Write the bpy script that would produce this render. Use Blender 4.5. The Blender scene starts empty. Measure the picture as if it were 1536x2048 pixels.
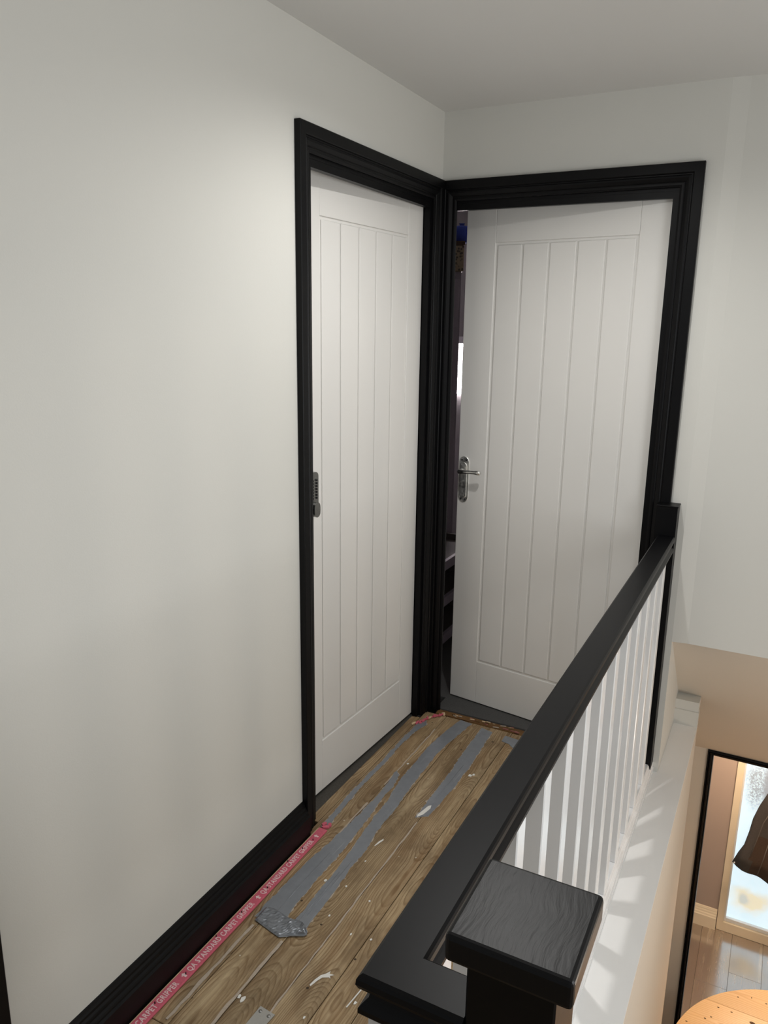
import bpy, bmesh, math, random
from mathutils import Vector, Matrix

random.seed(7)
S = bpy.context.scene
COL = S.collection

# ---------------------------------------------------------------- camera, sky, lamps, exposure
CAM = Vector((1.19842, -2.74391, 1.56935))
yaw, pitch, roll = math.radians(27.35039), math.radians(-13.58528), math.radians(0.81766)
fw = Vector((-math.sin(yaw)*math.cos(pitch), math.cos(yaw)*math.cos(pitch), math.sin(pitch)))
rt = Vector((math.cos(yaw), math.sin(yaw), 0)); up = rt.cross(fw)
r2 = math.cos(roll)*rt + math.sin(roll)*up
u2 = -math.sin(roll)*rt + math.cos(roll)*up
cd = bpy.data.cameras.new('camera'); co = bpy.data.objects.new('camera', cd); COL.objects.link(co)
M = Matrix((r2, u2, -fw)).transposed().to_4x4(); M.translation = CAM
co.matrix_world = M
cd.sensor_fit = 'HORIZONTAL'; cd.sensor_width = 36.0; cd.lens = 36.0*1538/1536
cd.clip_start = 0.02
S.camera = co

S.view_settings.view_transform = 'Standard'; S.view_settings.look = 'None'
S.view_settings.gamma = 1; S.view_settings.use_curve_mapping = False
S.view_settings.exposure = 0.0

W = bpy.data.worlds.new('world'); S.world = W; W.use_nodes = True
bg = W.node_tree.nodes['Background']
bg.inputs[0].default_value = (0.93, 0.97, 1.0, 1); bg.inputs[1].default_value = 0.28

def lamp(name, kind, loc, energy, color, target=None, **kw):
    d = bpy.data.lights.new(name, kind); d.energy = energy; d.color = color
    for k, v in kw.items(): setattr(d, k, v)
    o = bpy.data.objects.new(name, d); COL.objects.link(o); o.location = loc
    if target is not None:
        o.rotation_euler = (Vector(target)-Vector(loc)).to_track_quat('-Z', 'Y').to_euler()
    return o
DL = (0.66, -0.86)
lamp('landing_downlight_lamp', 'SPOT', (DL[0], DL[1], 2.296), 44, (1.0, 0.985, 0.96), (DL[0], DL[1], 0),
     spot_size=math.radians(158), spot_blend=0.75, shadow_soft_size=0.022)
lamp('room_ceiling_lamp', 'POINT', (1.50, 1.85, -0.50), 36, (1.0, 0.76, 0.56), shadow_soft_size=0.08)
lamp('hall_ceiling_lamp', 'POINT', (2.1, -0.6, -0.25), 10, (1.0, 0.86, 0.72), shadow_soft_size=0.08)
# area light added on the right to side-light the balusters; its window is invented
lamp('added_side_light', 'AREA', (2.56, -1.75, 1.30), 25, (0.95, 0.98, 1.0), (0.0, -1.75, 1.30),
     shape='RECTANGLE', size=1.3, size_y=1.2)

# ---------------------------------------------------------------- materials
def lin(c):
    c = c/255.0
    return c/12.92 if c <= 0.04045 else ((c+0.055)/1.055)**2.4
def rgb(r, g, b): return (lin(r), lin(g), lin(b), 1)

class NT:
    def __init__(s, name):
        s.m = bpy.data.materials.new(name); s.m.use_nodes = True
        s.t = s.m.node_tree; s.n = s.t.nodes; s.b = s.n['Principled BSDF']
    def new(s, t, **kw):
        n = s.n.new(t)
        for k, v in kw.items(): setattr(n, k, v)
        return n
    def ln(s, a, b): s.t.links.new(a, b)
    def val(s, sock, v):
        if isinstance(v, bpy.types.NodeSocket): s.ln(v, sock)
        else: sock.default_value = v
    def math(s, op, a, b=0.0, c=None):
        n = s.new('ShaderNodeMath', operation=op)
        s.val(n.inputs[0], a); s.val(n.inputs[1], b)
        if c is not None: s.val(n.inputs[2], c)
        return n.outputs[0]
    def noise(s, vec, scale, detail=3, rough=0.55):
        n = s.new('ShaderNodeTexNoise'); s.ln(vec, n.inputs['Vector'])
        n.inputs['Scale'].default_value = scale; n.inputs['Detail'].default_value = detail
        n.inputs['Roughness'].default_value = rough
        return n.outputs['Fac']
    def xyz(s, x, y, z):
        n = s.new('ShaderNodeCombineXYZ')
        for i, v in enumerate((x, y, z)): s.val(n.inputs[i], v)
        return n.outputs[0]
    def sep(s, v):
        n = s.new('ShaderNodeSeparateXYZ'); s.ln(v, n.inputs[0]); return n.outputs
    def ramp(s, f, stops):
        n = s.new('ShaderNodeValToRGB'); s.ln(f, n.inputs[0]); e = n.color_ramp.elements
        while len(e) < len(stops): e.new(0.5)
        for q, (p, c) in zip(e, stops): q.position = p; q.color = c
        return n.outputs[0]
    def mix(s, f, a, b, blend='MIX'):
        n = s.new('ShaderNodeMix', data_type='RGBA', blend_type=blend)
        s.val(n.inputs[0], f); s.val(n.inputs[6], a); s.val(n.inputs[7], b)
        return n.outputs[2]
    def bump(s, h, strength, dist=0.001):
        n = s.new('ShaderNodeBump'); s.ln(h, n.inputs['Height'])
        n.inputs['Strength'].default_value = strength; n.inputs['Distance'].default_value = dist
        s.ln(n.outputs[0], s.b.inputs['Normal'])
    def obj(s): return s.new('ShaderNodeTexCoord').outputs['Object']
    def rand(s): return s.new('ShaderNodeObjectInfo').outputs['Random']

def paint(name, col, rough=0.6, bump=0.15, scale=260, vary=0.03, spec=0.4):
    t = NT(name); o = t.obj()
    f = t.noise(o, scale, 3); t.bump(f, bump, 0.0012)
    g = t.noise(o, 2.2, 2)
    dk = tuple(c*(1-vary) for c in col[:3])+(1,)
    t.ln(t.mix(g, dk, col), t.b.inputs['Base Color'])
    t.b.inputs['Roughness'].default_value = rough
    t.b.inputs['Specular IOR Level'].default_value = spec
    return t.m

def metal(name, col, rough, bump=0.0):
    t = NT(name); t.b.inputs['Base Color'].default_value = col
    t.b.inputs['Metallic'].default_value = 1
    o = t.obj(); f = t.noise(o, 90, 3)
    t.ln(t.ramp(f, [(0.3, (rough*0.7,)*3+(1,)), (0.7, (rough*1.3,)*3+(1,))]), t.b.inputs['Roughness'])
    if bump: t.bump(f, bump, 0.001)
    return t.m

def plain(name, col, rough=0.6, nscale=60, vary=0.12, spec=0.4, bump=0.1):
    t = NT(name); o = t.obj(); f = t.noise(o, nscale, 4)
    a = tuple(c*(1-vary) for c in col[:3])+(1,); b = tuple(min(1, c*(1+vary)) for c in col[:3])+(1,)
    t.ln(t.mix(f, a, b), t.b.inputs['Base Color']); t.b.inputs['Roughness'].default_value = rough
    t.b.inputs['Specular IOR Level'].default_value = spec
    t.bump(f, bump, 0.001)
    return t.m

def emis(name, col, st):
    t = NT(name); t.b.inputs['Base Color'].default_value = col
    t.b.inputs['Emission Color'].default_value = col; t.b.inputs['Emission Strength'].default_value = st
    return t.m

def wood(name, light, mid, dark, ring=0.0055, rough=0.55, axis='y', dirt=0.5, specks=True, spec=0.35, loose=0.03, coat=0, fibre=False):
    """flat-sawn board: slices through distorted growth rings that run along the board"""
    t = NT(name); o = t.obj(); x, y, z = t.sep(o)
    if axis == 'x': x, y = y, x
    r = t.rand(); r2_ = t.math('FRACT', t.math('MULTIPLY', r, 17.31)); r3 = t.math('FRACT', t.math('MULTIPLY', r, 91.7))
    ys = t.math('ADD', y, t.math('MULTIPLY', r, 40))
    n1 = t.noise(t.xyz(t.math('MULTIPLY', x, 9), t.math('MULTIPLY', ys, 2.0), r2_), 1.0, 2)
    n2 = t.noise(t.xyz(t.math('MULTIPLY', r3, 9), t.math('MULTIPLY', ys, 1.1), 3.0), 1.0, 2.5)
    n3 = t.noise(t.xyz(t.math('MULTIPLY', x, 60), t.math('MULTIPLY', ys, 9), 0.0), 1.0, 2)
    u = t.math('ADD', t.math('ADD', x, t.math('MULTIPLY', t.math('SUBTRACT', r2_, 0.5), 0.07)),
               t.math('MULTIPLY', t.math('SUBTRACT', n1, 0.5), loose))
    v = t.math('MULTIPLY', t.math('SUBTRACT', n2, 0.42), 0.26)
    rr = t.math('SQRT', t.math('ADD', t.math('MULTIPLY', u, u), t.math('MULTIPLY', v, v)))
    rr = t.math('ADD', rr, t.math('MULTIPLY', n3, 0.0022))
    fr = t.math('FRACT', t.math('DIVIDE', rr, ring))
    c = t.ramp(fr, [(0.0, light), (0.55, mid), (0.84, dark), (0.95, mid), (1.0, light)])
    if fibre:
        # the rings come and go; long fibres and brown bands carry most of the figure
        vis = t.noise(t.xyz(t.math('MULTIPLY', x, 16), t.math('MULTIPLY', ys, 5), r3), 1.0, 3)
        vis = t.ramp(vis, [(0.35, (0.28,)*3+(1,)), (0.66, (1,)*3+(1,))])
        c = t.mix(vis, mid, c)
        fb = t.noise(t.xyz(t.math('MULTIPLY', x, 170), t.math('MULTIPLY', ys, 3.5), r2_), 1.0, 4, 0.7)
        fbm = t.ramp(fb, [(0.40, (0, 0, 0, 1)), (0.62, (1, 1, 1, 1))])
        c = t.mix(t.math('MULTIPLY', fbm, 0.55), c, dark)
        bd = t.noise(t.xyz(t.math('MULTIPLY', x, 26), t.math('MULTIPLY', ys, 1.6), r), 1.0, 3)
        bdm = t.ramp(bd, [(0.50, (0, 0, 0, 1)), (0.70, (1, 1, 1, 1))])
        c = t.mix(t.math('MULTIPLY', bdm, 0.6), c, rgb(126, 92, 54))
        ltm = t.ramp(bd, [(0.26, (1, 1, 1, 1)), (0.42, (0, 0, 0, 1))])
        c = t.mix(t.math('MULTIPLY', ltm, 0.5), c, rgb(206, 186, 150))
    # fine long pores
    p = t.noise(t.xyz(t.math('MULTIPLY', x, 420), t.math('MULTIPLY', ys, 7), 0.0), 1.0, 3)
    c = t.mix(t.math('MULTIPLY', p, 0.35), c, dark)
    # grime
    d = t.noise(t.xyz(t.math('MULTIPLY', x, 5), t.math('MULTIPLY', ys, 3), r), 1.6, 5, 0.65)
    dm = t.ramp(d, [(0.42, (0, 0, 0, 1)), (0.72, (1, 1, 1, 1))])
    c = t.mix(t.math('MULTIPLY', dm, dirt), c, tuple(q*0.55 for q in dark[:3])+(1,))
    tint = t.math('ADD', 0.86, t.math('MULTIPLY', r3, 0.26))
    c = t.mix(1.0, c, t.xyz(tint, tint, tint), 'MULTIPLY')
    if specks:
        vo = t.new('ShaderNodeTexVoronoi'); t.ln(t.xyz(x, ys, 0.0), vo.inputs['Vector']); vo.inputs['Scale'].default_value = 42
        sel = t.math('GREATER_THAN', t.sep(vo.outputs['Color'])[0], 0.90)
        nn = t.noise(o, 150, 2)
        sz = t.math('MULTIPLY', nn, 0.20)
        sp = t.math('MULTIPLY', sel, t.math('LESS_THAN', vo.outputs['Distance'], sz))
        c = t.mix(t.math('MULTIPLY', sp, 0.75), c, rgb(205, 196, 178))
        vo2 = t.new('ShaderNodeTexVoronoi'); t.ln(t.xyz(x, ys, 1.0), vo2.inputs['Vector']); vo2.inputs['Scale'].default_value = 23
        s2 = t.math('MULTIPLY', t.math('GREATER_THAN', t.sep(vo2.outputs['Color'])[1], 0.86), t.math('LESS_THAN', vo2.outputs['Distance'], 0.10))
        c = t.mix(t.math('MULTIPLY', s2, 0.85), c, rgb(40, 28, 18))
    t.ln(c, t.b.inputs['Base Color']); t.b.inputs['Roughness'].default_value = rough
    t.b.inputs['Specular IOR Level'].default_value = spec
    if coat:
        t.b.inputs['Coat Weight'].default_value = 1.0; t.b.inputs['Coat IOR'].default_value = coat; t.b.inputs['Coat Roughness'].default_value = 0.16
    t.bump(t.math('ADD', t.math('MULTIPLY', fr, 0.5), p), 0.05 if coat else 0.2, 0.0012)
    return t.m

M_wall = paint('wall_white', rgb(214, 213, 207), 0.75, 0.12)
M_ceil = paint('ceiling_white', rgb(217, 217, 215), 0.8, 0.12)
M_beige = paint('hall_wall_beige', rgb(222, 214, 202), 0.75, 0.12)
M_taupe = paint('room_wall_taupe', rgb(176, 158, 146), 0.75, 0.12)
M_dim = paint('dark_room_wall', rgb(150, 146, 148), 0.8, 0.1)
M_door = paint('door_white_satin', rgb(226, 224, 220), 0.38, 0.05, 420, 0.01, 0.5)
M_white = paint('gloss_white', rgb(236, 236, 236), 0.22, 0.06, 120, 0.01, 0.5)
M_ledge = paint('ledge_white', rgb(244, 243, 241), 0.45, 0.05, 60, 0.01, 0.5)
M_cream = paint('cream_gloss', rgb(236, 220, 192), 0.3, 0.05, 120, 0.02, 0.5)
M_black = paint('black_satin', rgb(7, 7, 9), 0.42, 0.12, 70, 0.15, 0.2)
M_rail = paint('black_handrail', rgb(10, 10, 13), 0.40, 0.05, 55, 0.15, 0.2)
M_cap = None
M_floorw = wood('old_pine_boards', rgb(202, 180, 144), rgb(184, 160, 124), rgb(116, 90, 60), ring=0.0055, dirt=0.7, loose=0.022, fibre=True)
M_underbed = plain('dark_void', rgb(24, 19, 15), 0.9)
M_pine = wood('orange_pine', rgb(248, 208, 150), rgb(246, 200, 140), rgb(230, 178, 116), 0.011, 0.3, 'x', 0.08, False)
M_lam = wood('laminate_oak', rgb(150, 128, 108), rgb(140, 117, 97), rgb(112, 92, 76), 0.012, 0.22, 'y', 0.2, False, 1.0, 0.03, coat=3.3, fibre=True)
M_thr = wood('threshold_wood', rgb(150, 112, 66), rgb(120, 84, 46), rgb(66, 44, 24), 0.004, 0.7, 'x', 0.7, False)
M_tape = None
M_chrome = metal('chrome', (0.82, 0.82, 0.80, 1), 0.22)
M_nickel = metal('satin_plate', (0.80, 0.80, 0.77, 1), 0.5)
M_steel = metal('galvanised_steel', rgb(188, 188, 186), 0.38, 0.2)
M_lock = metal('brushed_lock_metal', rgb(150, 150, 148), 0.36, 0.1)
M_hole = plain('dark_hole', rgb(14, 14, 15), 0.6)
M_gold = plain('pink_print', rgb(206, 98, 116), 0.6, 200, 0.18)
M_letter = plain('white_print', rgb(236, 205, 205), 0.6, 200, 0.05)
M_rawwood = plain('raw_ply', rgb(214, 186, 150), 0.8, 200, 0.2)
M_fill = plain('pale_filler', rgb(178, 164, 148), 0.8, 120, 0.2)
M_splash = plain('white_emulsion', rgb(228, 226, 220), 0.6, 120, 0.05)
M_carpet = plain('grey_carpet', rgb(84, 83, 82), 0.95, 520, 0.5, 0.1, 0.9)
M_carpetdk = plain('charcoal_carpet', rgb(80, 77, 72), 0.95, 400, 0.5, 0.1, 0.9)
M_lilac = plain('lilac_laminate', rgb(132, 124, 134), 0.5, 60, 0.04)
M_blue = plain('blue_fabric', rgb(48, 66, 150), 0.8, 90, 0.15)
M_cork = None
M_papwh = plain('white_card', rgb(206, 206, 212), 0.7, 90, 0.04)
M_rough = plain('underlay_debris', rgb(150, 96, 88), 0.9, 220, 0.5)
M_coat = plain('dark_coat_cloth', rgb(66, 61, 58), 0.75, 160, 0.3)
M_coatbr = plain('brown_coat_cloth', rgb(66, 50, 40), 0.8, 120, 0.35)
M_seam = plain('coat_seam', rgb(92, 86, 80), 0.7)
M_lens = emis('lamp_lens', (1.0, 0.96, 0.9, 1), 12.0)
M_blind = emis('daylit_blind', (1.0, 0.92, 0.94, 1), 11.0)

def tape_mat():
    t = NT('grey_duct_tape'); o = t.obj(); x, y, z = t.sep(o)
    f = t.noise(o, 30, 4); g = t.noise(t.xyz(t.math('MULTIPLY', x, 90), t.math('MULTIPLY', y, 6), z), 1.0, 3)
    c = t.mix(f, rgb(122, 126, 132), rgb(144, 148, 154))
    sc = t.ramp(g, [(0.62, (0, 0, 0, 1)), (0.74, (1, 1, 1, 1))])
    c = t.mix(t.math('MULTIPLY', sc, 0.35), c, rgb(176, 178, 180))
    t.ln(c, t.b.inputs['Base Color']); t.b.inputs['Roughness'].default_value = 0.42
    t.b.inputs['Metallic'].default_value = 0.25
    t.bump(t.math('ADD', g, f), 0.35, 0.0015)
    return t.m
M_tape = tape_mat()

def cap_mat():
    t = NT('brushed_black_cap'); o = t.obj(); x, y, z = t.sep(o)
    n = t.noise(o, 14, 2)
    g = t.noise(t.xyz(t.math('ADD', t.math('MULTIPLY', x, 150), t.math('MULTIPLY', n, 4)), t.math('MULTIPLY', y, 22), z), 1.0, 3)
    t.b.inputs['Base Color'].default_value = rgb(13, 13, 15)
    t.b.inputs['Roughness'].default_value = 0.38; t.b.inputs['Specular IOR Level'].default_value = 0.24
    t.bump(t.math('ADD', g, n), 0.26, 0.0012)
    return t.m
M_cap = cap_mat()

def cork_mat():
    t = NT('speckled_box'); o = t.obj()
    v = t.new('ShaderNodeTexVoronoi'); t.ln(o, v.inputs['Vector']); v.inputs['Scale'].default_value = 70
    t.ln(t.ramp(v.outputs['Distance'], [(0.25, rgb(52, 44, 34)), (0.5, rgb(128, 114, 92))]), t.b.inputs['Base Color'])
    return t.m
M_cork = cork_mat()

def frost_mat():
    t = NT('frosted_pane'); o = t.obj(); x, y, z = t.sep(o)
    n = t.noise(o, 5, 5, 0.7); f = t.noise(o, 90, 3, 0.8)
    base = t.mix(n, rgb(226, 245, 252), rgb(196, 222, 234))
    # dark speckled plume high on the pane
    def blob(cx, cz, rx, rz, w):
        dx = t.math('DIVIDE', t.math('SUBTRACT', x, cx), rx); dz = t.math('DIVIDE', t.math('SUBTRACT', z, cz), rz)
        d = t.math('SQRT', t.math('ADD', t.math('MULTIPLY', dx, dx), t.math('MULTIPLY', dz, dz)))
        d = t.math('ADD', d, t.math('MULTIPLY', t.math('SUBTRACT', t.noise(o, 9, 4), 0.5), w))
        q = t.new('ShaderNodeMapRange'); t.ln(d, q.inputs[0]); q.inputs[1].default_value = 1.15; q.inputs[2].default_value = 0.5
        return q.outputs[0]
    pl = t.math('MULTIPLY', blob(0.085, 0.13, 0.075, 0.20, 1.1), t.ramp(f, [(0.42, (0.1,)*3+(1,)), (0.56, (1,)*3+(1,))]))
    c = t.mix(t.math('MULTIPLY', pl, 0.9), base, rgb(84, 96, 110))
    c = t.mix(t.math('MULTIPLY', blob(0.165, 0.16, 0.05, 0.26, 0.7), 0.85), c, rgb(92, 98, 112))
    c = t.mix(t.math('MULTIPLY', blob(0.14, -0.76, 0.14, 0.10, 1.6), 0.85), c, rgb(226, 208, 168))
    c = t.mix(t.math('MULTIPLY', blob(0.10, -0.76, 0.04, 0.05, 1.3), 0.7), c, rgb(170, 182, 184))
    t.ln(c, t.b.inputs['Emission Color']); t.b.inputs['Emission Strength'].default_value = 1.0
    t.b.inputs['Base Color'].default_value = (0.3, 0.33, 0.35, 1); t.b.inputs['Roughness'].default_value = 0.35
    return t.m
M_frost = frost_mat()

# ---------------------------------------------------------------- builders
def wpos(o):
    v = Vector((0, 0, 0))
    while o is not None: v += o.location; o = o.parent
    return v
def link(name, me, mat, parent=None, loc=(0, 0, 0), local=False, smooth=False):
    o = bpy.data.objects.new(name, me); COL.objects.link(o)
    if mat is not None: me.materials.append(mat)
    if parent is not None:
        o.parent = parent
        if not local: loc = Vector(loc)-wpos(parent)
    o.location = loc
    if smooth:
        for p in me.polygons: p.use_smooth = True
    return o
def from_bm(name, bm, mat, parent=None, loc=(0, 0, 0), local=False, smooth=False):
    bmesh.ops.recalc_face_normals(bm, faces=bm.faces[:])
    me = bpy.data.meshes.new(name); bm.to_mesh(me); bm.free()
    return link(name, me, mat, parent, loc, local, smooth)
def bm_box(bm, a, b, bevel=0.0, seg=1):
    r = bmesh.ops.create_cube(bm, size=1.0)
    vs = r['verts']
    for v in vs:
        v.co = Vector([(a[i]+b[i])/2 + v.co[i]*(b[i]-a[i]) for i in range(3)])
    if bevel:
        es = list({e for v in vs for e in v.link_edges})
        bmesh.ops.bevel(bm, geom=es, offset=bevel, segments=seg, affect='EDGES', profile=0.5)
def box(name, a, b, mat, parent=None, bevel=0.0, seg=1, local=False):
    c = Vector([(a[i]+b[i])/2 for i in range(3)])
    bm = bmesh.new(); bm_box(bm, [a[i]-c[i] for i in range(3)], [b[i]-c[i] for i in range(3)], bevel, seg)
    return from_bm(name, bm, mat, parent, c, local)
def boxes(name, lst, mat, parent=None, bevel=0.0):
    bm = bmesh.new()
    for a, b in lst: bm_box(bm, a, b, bevel)
    return from_bm(name, bm, mat, parent)
def prism(name, pts, z0, z1, mat, parent=None, axis='z', bevel=0.0, local=False, origin=None):
    """polygon extruded along an axis; pts are 2D in the other two axes"""
    bm = bmesh.new()
    def P(p, h):
        return {'z': (p[0], p[1], h), 'y': (p[0], h, p[1]), 'x': (h, p[0], p[1])}[axis]
    lo = [bm.verts.new(P(p, z0)) for p in pts]; hi = [bm.verts.new(P(p, z1)) for p in pts]
    n = len(pts)
    bm.faces.new(lo[::-1]); top = bm.faces.new(hi)
    for i in range(n): bm.faces.new((lo[i], lo[(i+1) % n], hi[(i+1) % n], hi[i]))
    if bevel: bmesh.ops.bevel(bm, geom=list(bm.edges), offset=bevel, segments=1, affect='EDGES')
    c = Vector(origin) if origin is not None else sum((v.co for v in bm.verts), Vector())/len(bm.verts)
    for v in bm.verts: v.co -= c
    return from_bm(name, bm, mat, parent, c, local)
def sweep(name, prof, frames, mat, parent=None, smooth=False, local=False):
    """loft of a closed profile list[(u,v)] through frames: functions (u,v)->xyz"""
    bm = bmesh.new(); rings = [[bm.verts.new(f(u, v)) for u, v in prof] for f in frames]
    n = len(prof)
    for a, b in zip(rings, rings[1:]):
        for i in range(n): bm.faces.new((a[i], a[(i+1) % n], b[(i+1) % n], b[i]))
    bm.faces.new(rings[0][::-1]); bm.faces.new(rings[-1])
    c = sum((v.co for v in bm.verts), Vector())/len(bm.verts)
    for v in bm.verts: v.co -= c
    return from_bm(name, bm, mat, parent, c, local, smooth)
def lathe(name, prof, mat, parent=None, loc=(0, 0, 0), axis='z', seg=24, local=False, smooth=True, sx=1.0):
    bm = bmesh.new(); rings = []
    for r, h in prof:
        ring = []
        for i in range(seg):
            a = 2*math.pi*i/seg; p, q = r*math.cos(a)*sx, r*math.sin(a)
            ring.append(bm.verts.new({'z': (p, q, h), 'y': (p, h, q), 'x': (h, p, q)}[axis]))
        rings.append(ring)
    for a, b in zip(rings, rings[1:]):
        for i in range(seg): bm.faces.new((a[i], a[(i+1) % seg], b[(i+1) % seg], b[i]))
    bm.faces.new(rings[0][::-1]); bm.faces.new(rings[-1])
    return from_bm(name, bm, mat, parent, loc, local, smooth)
def empty(name, loc):
    o = bpy.data.objects.new(name, None); COL.objects.link(o); o.location = loc; o.empty_display_size = 0.05
    return o
def tag(o, label, cat, group=None, kind=None):
    o['label'] = label; o['category'] = cat
    if group: o['group'] = group
    if kind: o['kind'] = kind
    return o
def struct(o): o['kind'] = 'structure'; return o

# ---------------------------------------------------------------- structure
HC = 2.311; ZF = -2.53; X1 = 0.940; YB = -3.8; XE = 1.033; XR = 2.5; YD = 1.2
# landing floor: sub floor, then every board
floor = struct(boxes('floor', [((-1.6, YB, -0.20), (0.86, 0.0, -0.021)), ((-1.6, 0.0, -0.20), (X1-0.1, 2.2, -0.021)),
                               ((0.86, YB, -0.20), (XR, -2.2, -0.021))], M_underbed))
JX = [0.012, 0.1065, 0.2015, 0.297, 0.3895, 0.4785, 0.5735, 0.668, 0.762, 0.857]
bx = [-0.0795] + JX
def board(x0, x1, y0, y1, dz=0.0):
    return box('floorboard', (x0+0.0009, y0, -0.021), (x1-0.0009, y1, dz), M_floorw, floor, 0.0012)
for i in range(len(bx)-1):
    dz = random.uniform(-0.0012, 0.0)
    if i == 0:
        board(bx[0]+0.055, bx[1], -0.885, -0.099, -0.002)
    elif i == 1:
        board(bx[i], bx[i+1], YB, -1.688, dz); board(bx[i], bx[i+1], -1.6855, -0.040, dz-0.0006)
    elif i == 2:
        board(bx[i], bx[i+1], YB, -1.707, dz); board(bx[i], bx[i+1], -1.7045, -0.040, dz-0.0006)
    else:
        board(bx[i], bx[i+1], YB, -0.040, dz)
k = 0.857
while k < XR-0.1:
    board(k, k+0.095, YB, -2.2, 0.0); k += 0.095
# pale filler smeared into board joints
def filler(x0, w, pts_y, z=0.0003):
    L = []; R = []
    for y in pts_y:
        ww = w*random.uniform(0.6, 1.2); xx = x0+random.uniform(-0.0015, 0.0015)
        L.append((xx-ww/2, y)); R.append((xx+ww/2, y))
    return prism('joint_filler', L+R[::-1], z-0.001, z+0.0006, M_fill, floor)
def fr(a, b, n): return [a+(b-a)*i/n for i in range(n+1)]
filler(0.097, 0.0085, fr(-1.675, -1.345, 14)); filler(0.1975, 0.008, fr(-1.70, -1.355, 14))
filler(0.2965, 0.0045, fr(-1.58, -0.735, 26)); filler(0.1075, 0.005, fr(-0.60, -0.16, 16)); filler(0.104, 0.006, fr(-1.08, -0.72, 14))

# landing walls
struct(boxes('wall_left', [((-0.1, YB, -0.2), (0, -0.914, HC)), ((-0.1, -0.914, 2.025), (0, -0.069, HC)),
                           ((-0.1, -0.069, -0.2), (0, 0.0, HC))], M_wall))
struct(boxes('wall_back', [((-1.6, 0, -0.2), (-0.007, 0.1, HC)), ((-0.007, 0, 2.025), (0.837, 0.1, HC)),
                           ((0.837, 0, -0.2), (X1, 0.1, HC))], M_wall))
struct(prism('wall_stair_upper', [(X1, 0.0), (0.991, 0.008), (XR, 0.008), (XR, 0.1), (X1, 0.1)], 0.492, HC, M_wall))
struct(boxes('wall_stair_return', [((X1-0.1, 0.1, ZF), (X1, 2.2, HC))], M_wall))
SL = (0.492+0.523)/(YD-0.018)
def zs(y): return 0.492-SL*(y-0.018)
struct(prism('wall_bulkhead', [(0.018, 0.492), (0.1, 0.492), (YD, -0.423), (YD, -0.523)], X1, XR, M_beige, axis='x'))
# boxed ledge beside the balustrade, with the wall of the stairwell under it
led = struct(boxes('wall_ledge', [((0.8615, -2.2, -0.036), (XE, 0.0, -0.03)), ((X1, 0.0, -0.036), (XE, 0.45, -0.03))], M_ledge))
struct(boxes('wall_stairwell', [((0.8615, -2.2, ZF), (XE-0.0006, 0.0, -0.0361)), ((X1, 0.0, ZF), (XE-0.0006, 0.45, -0.0361))], M_beige))
struct(boxes('wall_ledge_end', [((X1, 0.425, -0.03), (XE, 0.47, 0.036)), ((X1, 0.43, 0.036), (XE-0.002, 0.50, zs(0.50)))], M_wall))  # greyer wall paint than the ledge, imitating shade on this end
struct(boxes('wall_right', [((XR, YB, ZF), (XR+0.1, -2.4, HC)), ((XR, -1.1, ZF), (XR+0.1, 0.1, HC)), ((XR, -2.4, ZF), (XR+0.1, -1.1, 0.70)), ((XR, -2.4, 1.90), (XR+0.1, -1.1, HC)), ((XR, 0.1, ZF), (XR+0.1, 2.55, -0.1))], M_beige))  # the opening is made up, cut only to let in the added side light
struct(boxes('ceiling', [((-1.6, YB, HC), (XR+0.1, 2.3, HC+0.1))], M_ceil))
# shells of the two rooms behind the doors
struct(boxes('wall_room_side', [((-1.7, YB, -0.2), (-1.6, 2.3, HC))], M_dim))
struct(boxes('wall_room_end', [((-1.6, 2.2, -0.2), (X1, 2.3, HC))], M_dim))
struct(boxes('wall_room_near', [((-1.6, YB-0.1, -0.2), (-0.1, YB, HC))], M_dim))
# ground floor hall and the room beyond
floor2 = struct(boxes('floor', [((0.0, YB, ZF-0.2), (XR+0.1, 2.55, ZF-0.012))], M_underbed))
DX0, DX1, DZ = 1.058, 2.02, -0.523
struct(boxes('wall_hall_door', [((X1, YD, ZF), (DX0+0.012, YD+0.1, -0.423)), ((DX0+0.012, YD, DZ-0.018), (DX1-0.012, YD+0.1, -0.423)),
                                ((DX1-0.012, YD, ZF), (XR, YD+0.1, -0.423))], M_beige))
struct(boxes('ceiling_room', [((X1, YD, -0.423), (XR, 2.55, -0.30))], M_ceil))
YW = 2.44
struct(boxes('wall_room_window', [((0.6, YW, ZF), (1.205, YW+0.1, -0.423)), ((1.205, YW, -0.60), (2.3, YW+0.1, -0.423)),
                                  ((2.3, YW, ZF), (XR, YW+0.1, -0.423)), ], M_taupe))

# ceiling downlight, just at the upper edge of the frame
dl = empty('ceiling_downlight', (DL[0], DL[1], HC))
lathe('bezel', [(0.030, -0.001), (0.046, -0.001), (0.046, -0.004), (0.040, -0.009), (0.032, -0.009), (0.030, -0.004)], M_white, dl, (DL[0], DL[1], HC))
lathe('lens', [(0.029, -0.0012), (0.029, -0.006), (0.022, -0.010), (0.008, -0.0115)], M_lens, dl, (DL[0], DL[1], HC))
tag(dl, 'small round recessed downlight in the white landing ceiling', 'ceiling light')

# ---------------------------------------------------------------- skirting
SK = [(0, 0), (0.0295, 0), (0.0285, 0.066), (0.0235, 0.071), (0.0225, 0.075), (0.0205, 0.079), (0.0165, 0.083), (0.0155, 0.087),
      (0.014, 0.091), (0.0105, 0.096), (0.0095, 0.101), (0.0065, 0.106), (0.004, 0.111), (0, 0.112)]
bb = struct(sweep('baseboard_left', SK, [lambda u, v, y=y: (u, y, v+0.0005) for y in (-1.992, -0.957)], M_black))
bb2 = struct(sweep('baseboard_room', [(u, v*1.33) for u, v in SK], [lambda u, v, x=x: (x, YW-u, ZF+v) for x in (0.96, 1.2)], M_cream))

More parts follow.
